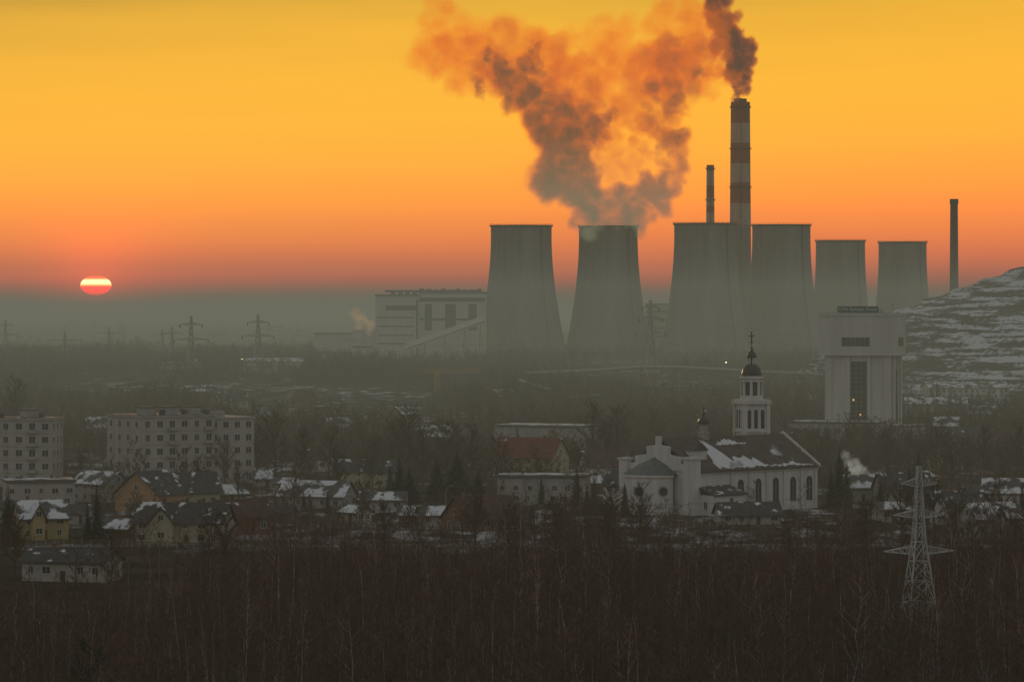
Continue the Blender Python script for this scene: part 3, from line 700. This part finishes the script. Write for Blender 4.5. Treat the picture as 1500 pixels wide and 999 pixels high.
def spruce(seed,h,w):
    rng=random.Random(seed); m=MB().use(M['bark']); m.tube((0,0,-.3),(0,0,h*.97),h*.014,.02,6); m.use(M['needle']); lay=int(h*3.2)
    for l in range(lay):
        t=.06+.94*l/lay; z=h*t; R=w*(1-t)**.8*rng.uniform(.75,1.1)+.1
        nb=max(5,int(13*(1-t)+4)); off=rng.random()*6
        for b in range(nb):
            a=off+b*math.tau/nb+rng.uniform(-.2,.2); rr=R*rng.uniform(.6,1.15); d=Vector((math.cos(a),math.sin(a),0)); sd=Vector((-d.y,d.x,0)); c=Vector((0,0,z))
            for k in range(5):
                t0=k/5; p=c+d*rr*t0+Vector((0,0,-rr*.32*t0)); ww=.34*rr*(1-t0*.75)+.08; e=p+d*rr*.3+Vector((0,0,-rr*.2+rng.uniform(-.1,.15)))
                m.poly((p,p+sd*ww*rng.uniform(.6,1.2)+d*rr*.08+Vector((0,0,-.25*ww)),e)); m.poly((p,e,p-sd*ww*rng.uniform(.6,1.2)+d*rr*.08+Vector((0,0,-.25*ww))))
    return m.mesh('spruce')
sp=[spruce(i,12,2.3+.5*i) for i in range(3)]
for px,pyb,hp,wf in ((1230,742,92,.9),(1217,742,62,.9),(1240,744,70,1),(1345,742,82,1.4),(1332,742,60,1.2),(870,745,52,1),(915,758,52,.8),(860,744,38,1.1),(142,795,88,1),(128,795,60,1),(793,738,42,.7),(571,728,52,.9),(845,744,60,1),(290,735,60,1.2),(12,800,90,1.3),(50,712,60,1.6),(1498,775,70,1),(600,745,60,1.6),(640,735,70,1.7),(670,735,75,1.7),(700,740,55,1.6),(585,740,70,1.5),(445,748,30,1),(1290,748,45,1.5),(480,752,35,1)):
    D=GD(pyb); s=D/F; k=hp*s/12; o=bpy.data.objects.new('spruce_tree',random.choice(sp)); col.objects.link(o); o.location=(WX(px,D),D,0); o.scale=(k*wf*1.1,k*wf*1.1,k); o.rotation_euler=(0,0,random.uniform(0,6))
m=MB(); bare(m,random.Random(5),14,.35,M['bark'],M['bark'],M['needle'],26,14,r0=.16,start=.25,tw=.07); o=m.obj('dark_pine_tree'); o.location=(WX(130,375),375,0)
# ---------------- haze layers
layers=[(75,.00028,s2l((102,107,97)),680,13000,9000),(230,.00009,s2l((113,111,93)),-3100,13100,9100),(420,.00003,s2l((132,112,78)),-3200,13200,9200)]
for i,(top,sg,c,y0,y1,hx) in enumerate(layers):
    m=MB(); m.box(-hx,hx,y0,y1,-60-i*10,top); hm=bpy.data.materials.new('haze'); hm.use_nodes=True; N=hm.node_tree.nodes; L=hm.node_tree.links; N.clear()
    ab=N.new('ShaderNodeVolumeAbsorption'); ab.inputs[0].default_value=(0,0,0,1); ab.inputs[1].default_value=sg
    em=N.new('ShaderNodeEmission'); em.inputs[0].default_value=(*c,1); em.inputs[1].default_value=sg  # haze glows by itself, standing in for light scattered inside it
    ad=N.new('ShaderNodeAddShader'); o=N.new('ShaderNodeOutputMaterial'); L.new(ab.outputs[0],ad.inputs[0]); L.new(em.outputs[0],ad.inputs[1]); L.new(ad.outputs[0],o.inputs['Volume'])
    m.mats=[hm]; m.obj('haze')
def throughhaze(e):
    e=max(e,1e-4); res=np.zeros(3); T=1.0; d=0; n=400
    dd=13000/n
    for i in range(n):
        y=(i+.5)*dd; z=H+e*y
        act=[a for a in layers if z<a[0] and y>a[3]]
        if not act: continue
        S=sum(a[1] for a in act); C=sum(np.array(a[2])*a[1] for a in act)/S; t=math.exp(-S*dd); res+=T*(1-t)*C; T*=t
    return T,res
# ---------------- world
SUN_AZ=math.atan2(WX(140,1000),1000)
w=bpy.data.worlds.new('World'); scene.world=w; w.use_nodes=True; nt=w.node_tree; N=nt.nodes; L=nt.links
bg=N['Background']; bg.inputs[1].default_value=1
tc=N.new('ShaderNodeTexCoord'); sp_=N.new('ShaderNodeSeparateXYZ'); L.new(tc.outputs['Generated'],sp_.inputs[0])
nn=N.new('ShaderNodeTexNoise'); nn.inputs['Scale'].default_value=7; nn.inputs['Detail'].default_value=5; mp=N.new('ShaderNodeMapping'); mp.inputs['Scale'].default_value=(1,1,11); L.new(tc.outputs['Generated'],mp.inputs[0]); L.new(mp.outputs[0],nn.inputs['Vector'])
var=mth('ADD',mrg(nn.outputs['Fac'],0,1,.88,1.12),mrg(sp_.outputs['X'],-.16,.16,.14,-.14))
zz=mth('MULTIPLY',sp_.outputs['Z'],var)
cr=N.new('ShaderNodeValToRGB'); L.new(mrg(zz,0,.5),cr.inputs[0])
st=[(0,(98,102,88)),(14,(104,103,84)),(28,(122,102,80)),(42,(152,105,74)),(58,(190,112,68)),(80,(222,120,60)),(110,(242,134,56)),(155,(252,152,50)),(215,(251,170,44)),(290,(244,177,39)),(370,(234,174,36)),(455,(212,163,38)),(520,(180,144,44))]
stops=[]
for d_,c in st:
    z=d_/F; T,hz=throughhaze(z); l=(np.array(s2l(c))-hz)/max(T,.10); stops.append((z,tuple(np.clip(l,.02,2.2))))
stops+=[(.2,(.20,.17,.10)),(.45,(.16,.165,.15))]
for i,(z,c) in enumerate(stops):
    pos=z/.5
    if i==0: cr.color_ramp.elements[0].position=0; cr.color_ramp.elements[0].color=(*c,1); continue
    e=cr.color_ramp.elements.new(min(pos,.999)); e.color=(*c,1)
cr.color_ramp.elements[-1].color=(.16,.165,.15,1)
cr2=N.new('ShaderNodeValToRGB'); L.new(mrg(sp_.outputs['Z'],0,1),cr2.inputs[0])
cr2.color_ramp.elements[0].color=(.42,.40,.38,1); cr2.color_ramp.elements[1].color=(.22,.235,.24,1)
mask=N.new('ShaderNodeMapRange'); mask.interpolation_type='SMOOTHSTEP'; mask.inputs[1].default_value=.35; mask.inputs[2].default_value=.9; L.new(sp_.outputs['Y'],mask.inputs[0])
base=mixc(mask.outputs[0],cr2.outputs[0],cr.outputs[0])
sky=N.new('ShaderNodeTexSky'); sky.sky_type='NISHITA'; sky.sun_disc=False; sky.sun_elevation=math.radians(2); sky.sun_rotation=SUN_AZ; sky.dust_density=4
def vadd(a,b,sc):
    m=N.new('ShaderNodeMix'); m.data_type='RGBA'; m.blend_type='ADD'; m.inputs['Factor'].default_value=sc; L.new(a,m.inputs['A']); L.new(b,m.inputs['B']); return m.outputs['Result']
sd=Vector((math.sin(SUN_AZ),math.cos(SUN_AZ),.0078)).normalized()
vm=N.new('ShaderNodeVectorMath'); vm.operation='DISTANCE'; L.new(tc.outputs['Generated'],vm.inputs[0]); vm.inputs[1].default_value=sd
gl=mth('POWER',2.718,mth('MULTIPLY',vm.outputs['Value'],-80.0))
gc=mixc(gl,(0,0,0),(2.4,.14,.02))
L.new(vadd(vadd(base,sky.outputs[0],.01),gc,1.0),bg.inputs[0])
sl=bpy.data.lights.new('sun_light','SUN'); sl.energy=2.0; sl.angle=math.radians(.5); sl.color=(1,.55,.28)
so=bpy.data.objects.new('sun_light',sl); col.objects.link(so); el=math.radians(2)
dirv=Vector((math.sin(SUN_AZ)*math.cos(el),math.cos(SUN_AZ)*math.cos(el),math.sin(el))); so.rotation_euler=dirv.to_track_quat('Z','Y').to_euler(); so.location=(0,0,300)
SD=40000; m=MB(); R=22.5/F*SD; Rz=14/F*SD
m.lathe([(R*math.cos(a),Rz*math.sin(a)) for a in [-math.pi/2+math.pi*i/24 for i in range(25)]],48)
sm_=bpy.data.materials.new('sun_surface'); sm_.use_nodes=True; nt=sm_.node_tree; N=nt.nodes; L=nt.links; N.clear()
tcc=N.new('ShaderNodeTexCoord'); s3=N.new('ShaderNodeSeparateXYZ'); L.new(tcc.outputs['Object'],s3.inputs[0])
ramp=N.new('ShaderNodeValToRGB'); L.new(mrg(s3.outputs['Z'],-Rz,Rz),ramp.inputs[0])
els=ramp.color_ramp.elements; els[0].color=(.40,.0,.0,1); els[1].color=(.6,.01,.004,1)
for p,c in ((.15,(.50,.0,.003)),(.34,(.55,.0,.004)),(.43,(.8,.012,.008)),(.50,(1,.16,.03)),(.60,(1,.50,.20)),(.74,(1,.50,.20)),(.85,(1,.06,.015))):
    e=els.new(p); e.color=(*c,1)
em=N.new('ShaderNodeEmission'); em.inputs[1].default_value=20; o=N.new('ShaderNodeOutputMaterial'); L.new(ramp.outputs[0],em.inputs[0]); L.new(em.outputs[0],o.inputs[0])
m.mats=[sm_]; so2=m.obj('sun',smooth=True); so2.location=(WX(140.5,SD),SD,WZ(418,SD))
# ---------------- smoke
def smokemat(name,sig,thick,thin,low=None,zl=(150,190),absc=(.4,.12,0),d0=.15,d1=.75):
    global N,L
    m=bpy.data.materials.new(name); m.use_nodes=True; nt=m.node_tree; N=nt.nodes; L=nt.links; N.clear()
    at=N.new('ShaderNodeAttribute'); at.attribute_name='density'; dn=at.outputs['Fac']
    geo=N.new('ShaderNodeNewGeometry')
    c=mixc(mrg(dn,d0,d1),thin,thick)  # backlit rims and dim cores painted into the emission colour by density
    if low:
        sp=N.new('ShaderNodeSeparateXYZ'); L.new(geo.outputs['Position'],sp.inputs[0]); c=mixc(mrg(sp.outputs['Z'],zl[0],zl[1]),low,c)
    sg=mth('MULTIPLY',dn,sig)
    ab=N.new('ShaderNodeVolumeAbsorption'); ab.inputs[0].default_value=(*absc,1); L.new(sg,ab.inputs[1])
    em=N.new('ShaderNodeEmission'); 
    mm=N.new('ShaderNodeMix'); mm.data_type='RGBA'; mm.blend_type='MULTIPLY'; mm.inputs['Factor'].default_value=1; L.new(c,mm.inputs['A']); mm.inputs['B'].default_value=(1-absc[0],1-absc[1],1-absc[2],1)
    L.new(mm.outputs['Result'],em.inputs[0]); L.new(sg,em.inputs[1])  # smoke emission stands in for light scattered through it
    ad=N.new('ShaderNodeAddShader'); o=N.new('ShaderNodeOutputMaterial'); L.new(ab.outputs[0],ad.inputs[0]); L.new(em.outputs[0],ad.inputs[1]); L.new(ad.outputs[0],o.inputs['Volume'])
    try: m.cycles.volume_step_rate=2.5
    except Exception as e_: print(e_)
    return m
def smoke(name,puffs,D,mt,vox,warp,wsc,seed=1,nc=12,cut=.25,depth=1.0,k0=1.0):
    rng=random.Random(seed); s=D/F; P=[];R=[];Dn=[]
    for px,py,r,dn in puffs:
        c=Vector((WX(px,D),D+rng.uniform(-.35,.35)*r*s*depth,WZ(py,D))); r*=s*k0
        P.append(c);R.append(r*.95);Dn.append(dn)
        for k in range(nc):
            d=Vector((rng.gauss(0,1),rng.gauss(0,1),rng.gauss(0,1))).normalized(); P.append(c+d*r*rng.uniform(.5,.9)); R.append(r*rng.uniform(.45,.75)); Dn.append(dn*rng.uniform(.45,1.25))
    me=bpy.data.meshes.new(name); me.from_pydata([tuple(p) for p in P],[],[])
    a=me.attributes.new('rad','FLOAT','POINT'); a.data.foreach_set('value',R); a=me.attributes.new('den','FLOAT','POINT'); a.data.foreach_set('value',Dn)
    ob=bpy.data.objects.new(name,me); col.objects.link(ob); me.materials.append(mt)
    ng=bpy.data.node_groups.new(name+'_volume','GeometryNodeTree'); ng.interface.new_socket('Geometry',in_out='INPUT',socket_type='NodeSocketGeometry'); ng.interface.new_socket('Geometry',in_out='OUTPUT',socket_type='NodeSocketGeometry')
    n=ng.nodes; l=ng.links; gi=n.new('NodeGroupInput'); go_=n.new('NodeGroupOutput'); vc=n.new('GeometryNodeVolumeCube')
    mx_=[max(p[i]+r for p,r in zip(P,R))+warp for i in range(3)]; mn=[min(p[i]-r for p,r in zip(P,R))-warp for i in range(3)]
    vc.inputs['Min'].default_value=mn; vc.inputs['Max'].default_value=mx_
    for i,ax in enumerate('XYZ'): vc.inputs['Resolution '+ax].default_value=max(8,int((mx_[i]-mn[i])/(vox*(1.6 if i==1 else 1))))
    pos=n.new('GeometryNodeInputPosition')
    tn=n.new('ShaderNodeTexNoise'); tn.inputs['Scale'].default_value=wsc; tn.inputs['Detail'].default_value=6; tn.inputs['Roughness'].default_value=.66; l.new(pos.outputs[0],tn.inputs['Vector'])
    def vmath(op,a,b=None,sc=None):
        v=n.new('ShaderNodeVectorMath'); v.operation=op
        for i,x in enumerate((a,b)):
            if x is None: continue
            if isinstance(x,tuple): v.inputs[i].default_value=x
            else: l.new(x,v.inputs[i])
        if sc is not None: v.inputs['Scale'].default_value=sc
        return v
    def fm(op,a,b,cl=False):
        v=n.new('ShaderNodeMath'); v.operation=op; v.use_clamp=cl
        for i,x in enumerate((a,b)):
            if isinstance(x,(int,float)): v.inputs[i].default_value=x
            else: l.new(x,v.inputs[i])
        return v.outputs[0]
    off=vmath('SCALE',vmath('SUBTRACT',tn.outputs['Color'],(.5,.5,.5)).outputs[0],sc=warp*2.6); wp=vmath('ADD',pos.outputs[0],off.outputs[0]).outputs[0]
    sn=n.new('GeometryNodeSampleNearest'); sn.domain='POINT'; l.new(gi.outputs[0],sn.inputs['Geometry']); l.new(wp,sn.inputs['Sample Position'])
    def samp(attr,typ):
        si=n.new('GeometryNodeSampleIndex'); si.data_type=typ; si.domain='POINT'; l.new(gi.outputs[0],si.inputs['Geometry'])
        if attr=='position': src=n.new('GeometryNodeInputPosition').outputs[0]
        else: na=n.new('GeometryNodeInputNamedAttribute'); na.data_type='FLOAT'; na.inputs['Name'].default_value=attr; src=na.outputs['Attribute']
        l.new(src,si.inputs['Value']); l.new(sn.outputs['Index'],si.inputs['Index']); return si.outputs['Value']
    dist=vmath('DISTANCE',wp,samp('position','FLOAT_VECTOR')).outputs['Value']; rad=samp('rad','FLOAT'); den=samp('den','FLOAT')
    q=fm('SUBTRACT',1,fm('DIVIDE',dist,rad)); q=fm('MULTIPLY',q,2.2,True)
    tn2=n.new('ShaderNodeTexNoise'); tn2.inputs['Scale'].default_value=wsc*1.5; tn2.inputs['Detail'].default_value=6; tn2.inputs['Roughness'].default_value=.6; l.new(pos.outputs[0],tn2.inputs['Vector'])
    mod=fm('MULTIPLY',fm('SUBTRACT',tn2.outputs['Fac'],cut),3.4,True)
    l.new(fm('MULTIPLY',fm('MULTIPLY',q,den),mod),vc.inputs['Density'])
    sm2=n.new('GeometryNodeSetMaterial'); sm2.inputs['Material'].default_value=mt; l.new(vc.outputs[0],sm2.inputs['Geometry']); l.new(sm2.outputs[0],go_.inputs[0])
    md=ob.modifiers.new('volume','NODES'); md.node_group=ng; return ob
puffs=[(865,322,26,1),(893,320,26,1),(918,322,26,1),(850,298,32,.95),(880,300,32,.95),(838,270,36,1),(822,245,38,1),(856,266,28,1),(815,215,36,1),(843,222,36,1),(872,200,28,.9),(808,185,38,1),(840,190,40,1),(865,185,30,.9),(800,158,40,.95),(832,160,38,.9),(785,130,42,.9),(760,108,42,1),(725,100,38,.95),(795,95,40,.35),(700,95,40,.5),(668,88,40,.32),(648,66,38,.28),(630,50,30,.22),(645,28,28,.2),(620,85,28,.2),(690,62,36,.25),(735,70,40,.32),(770,70,38,.28),(670,40,30,.18),(715,120,24,.3),(830,95,42,.3),(850,130,42,.42),(870,155,38,.5),
 (932,308,27,1),(955,298,26,1),(970,284,25,1),(942,280,24,1),(915,290,24,.9),(984,255,20,.7),(988,230,22,.75),(986,205,24,.75),(970,185,28,.65),(945,180,28,.5),(942,215,22,.45),(912,165,36,.28),(955,140,40,.62),(985,120,40,.65),(925,120,40,.35),(890,110,42,.27),(870,85,38,.25),(905,80,42,.26),(950,90,44,.42),(990,80,44,.48),(1020,100,38,.55),(1035,75,36,.42),(1015,45,38,.3),(1000,20,32,.22),(980,45,36,.27),(1050,110,26,.4),(1040,125,18,.25),(1035,30,28,.28),(850,60,30,.14),(900,55,32,.15),(925,235,22,.25),(895,240,24,.2),(885,215,26,.3)]
m1=smokemat('steam_plume',.15,s2l((108,78,54)),s2l((255,108,20)),low=s2l((120,114,90)),zl=(150,208),d0=.16,d1=.62)  # orange thin colour imitates sunset light through the plume edges
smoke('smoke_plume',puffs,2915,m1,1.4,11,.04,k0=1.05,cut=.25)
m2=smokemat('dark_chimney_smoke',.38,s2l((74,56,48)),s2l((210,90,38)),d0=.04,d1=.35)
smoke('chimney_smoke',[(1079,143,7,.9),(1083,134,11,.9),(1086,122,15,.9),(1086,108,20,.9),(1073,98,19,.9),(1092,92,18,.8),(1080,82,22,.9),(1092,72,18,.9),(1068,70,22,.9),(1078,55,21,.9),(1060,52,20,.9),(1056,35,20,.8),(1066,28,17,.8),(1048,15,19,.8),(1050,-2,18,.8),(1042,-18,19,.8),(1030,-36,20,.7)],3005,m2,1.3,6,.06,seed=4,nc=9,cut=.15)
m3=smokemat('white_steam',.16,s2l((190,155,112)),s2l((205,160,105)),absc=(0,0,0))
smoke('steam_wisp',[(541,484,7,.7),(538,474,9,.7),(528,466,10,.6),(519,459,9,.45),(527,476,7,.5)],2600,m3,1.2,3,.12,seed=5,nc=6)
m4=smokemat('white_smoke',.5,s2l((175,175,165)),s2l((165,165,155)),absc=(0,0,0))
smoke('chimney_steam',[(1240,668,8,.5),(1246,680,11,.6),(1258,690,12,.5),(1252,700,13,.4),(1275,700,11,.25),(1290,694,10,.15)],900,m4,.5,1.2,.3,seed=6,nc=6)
# ---------------- camera
cd=bpy.data.cameras.new('camera'); co_=bpy.data.objects.new('camera',cd); col.objects.link(co_); co_.location=(0,0,H); co_.rotation_euler=(math.pi/2,0,0)
cd.sensor_width=36; cd.lens=36*F/1500; cd.shift_y=-(499.5-HY)/1500; cd.clip_start=1; cd.clip_end=100000
scene.camera=co_
scene.view_settings.view_transform='Standard'; scene.view_settings.look='None'; scene.view_settings.exposure=0; scene.view_settings.gamma=1
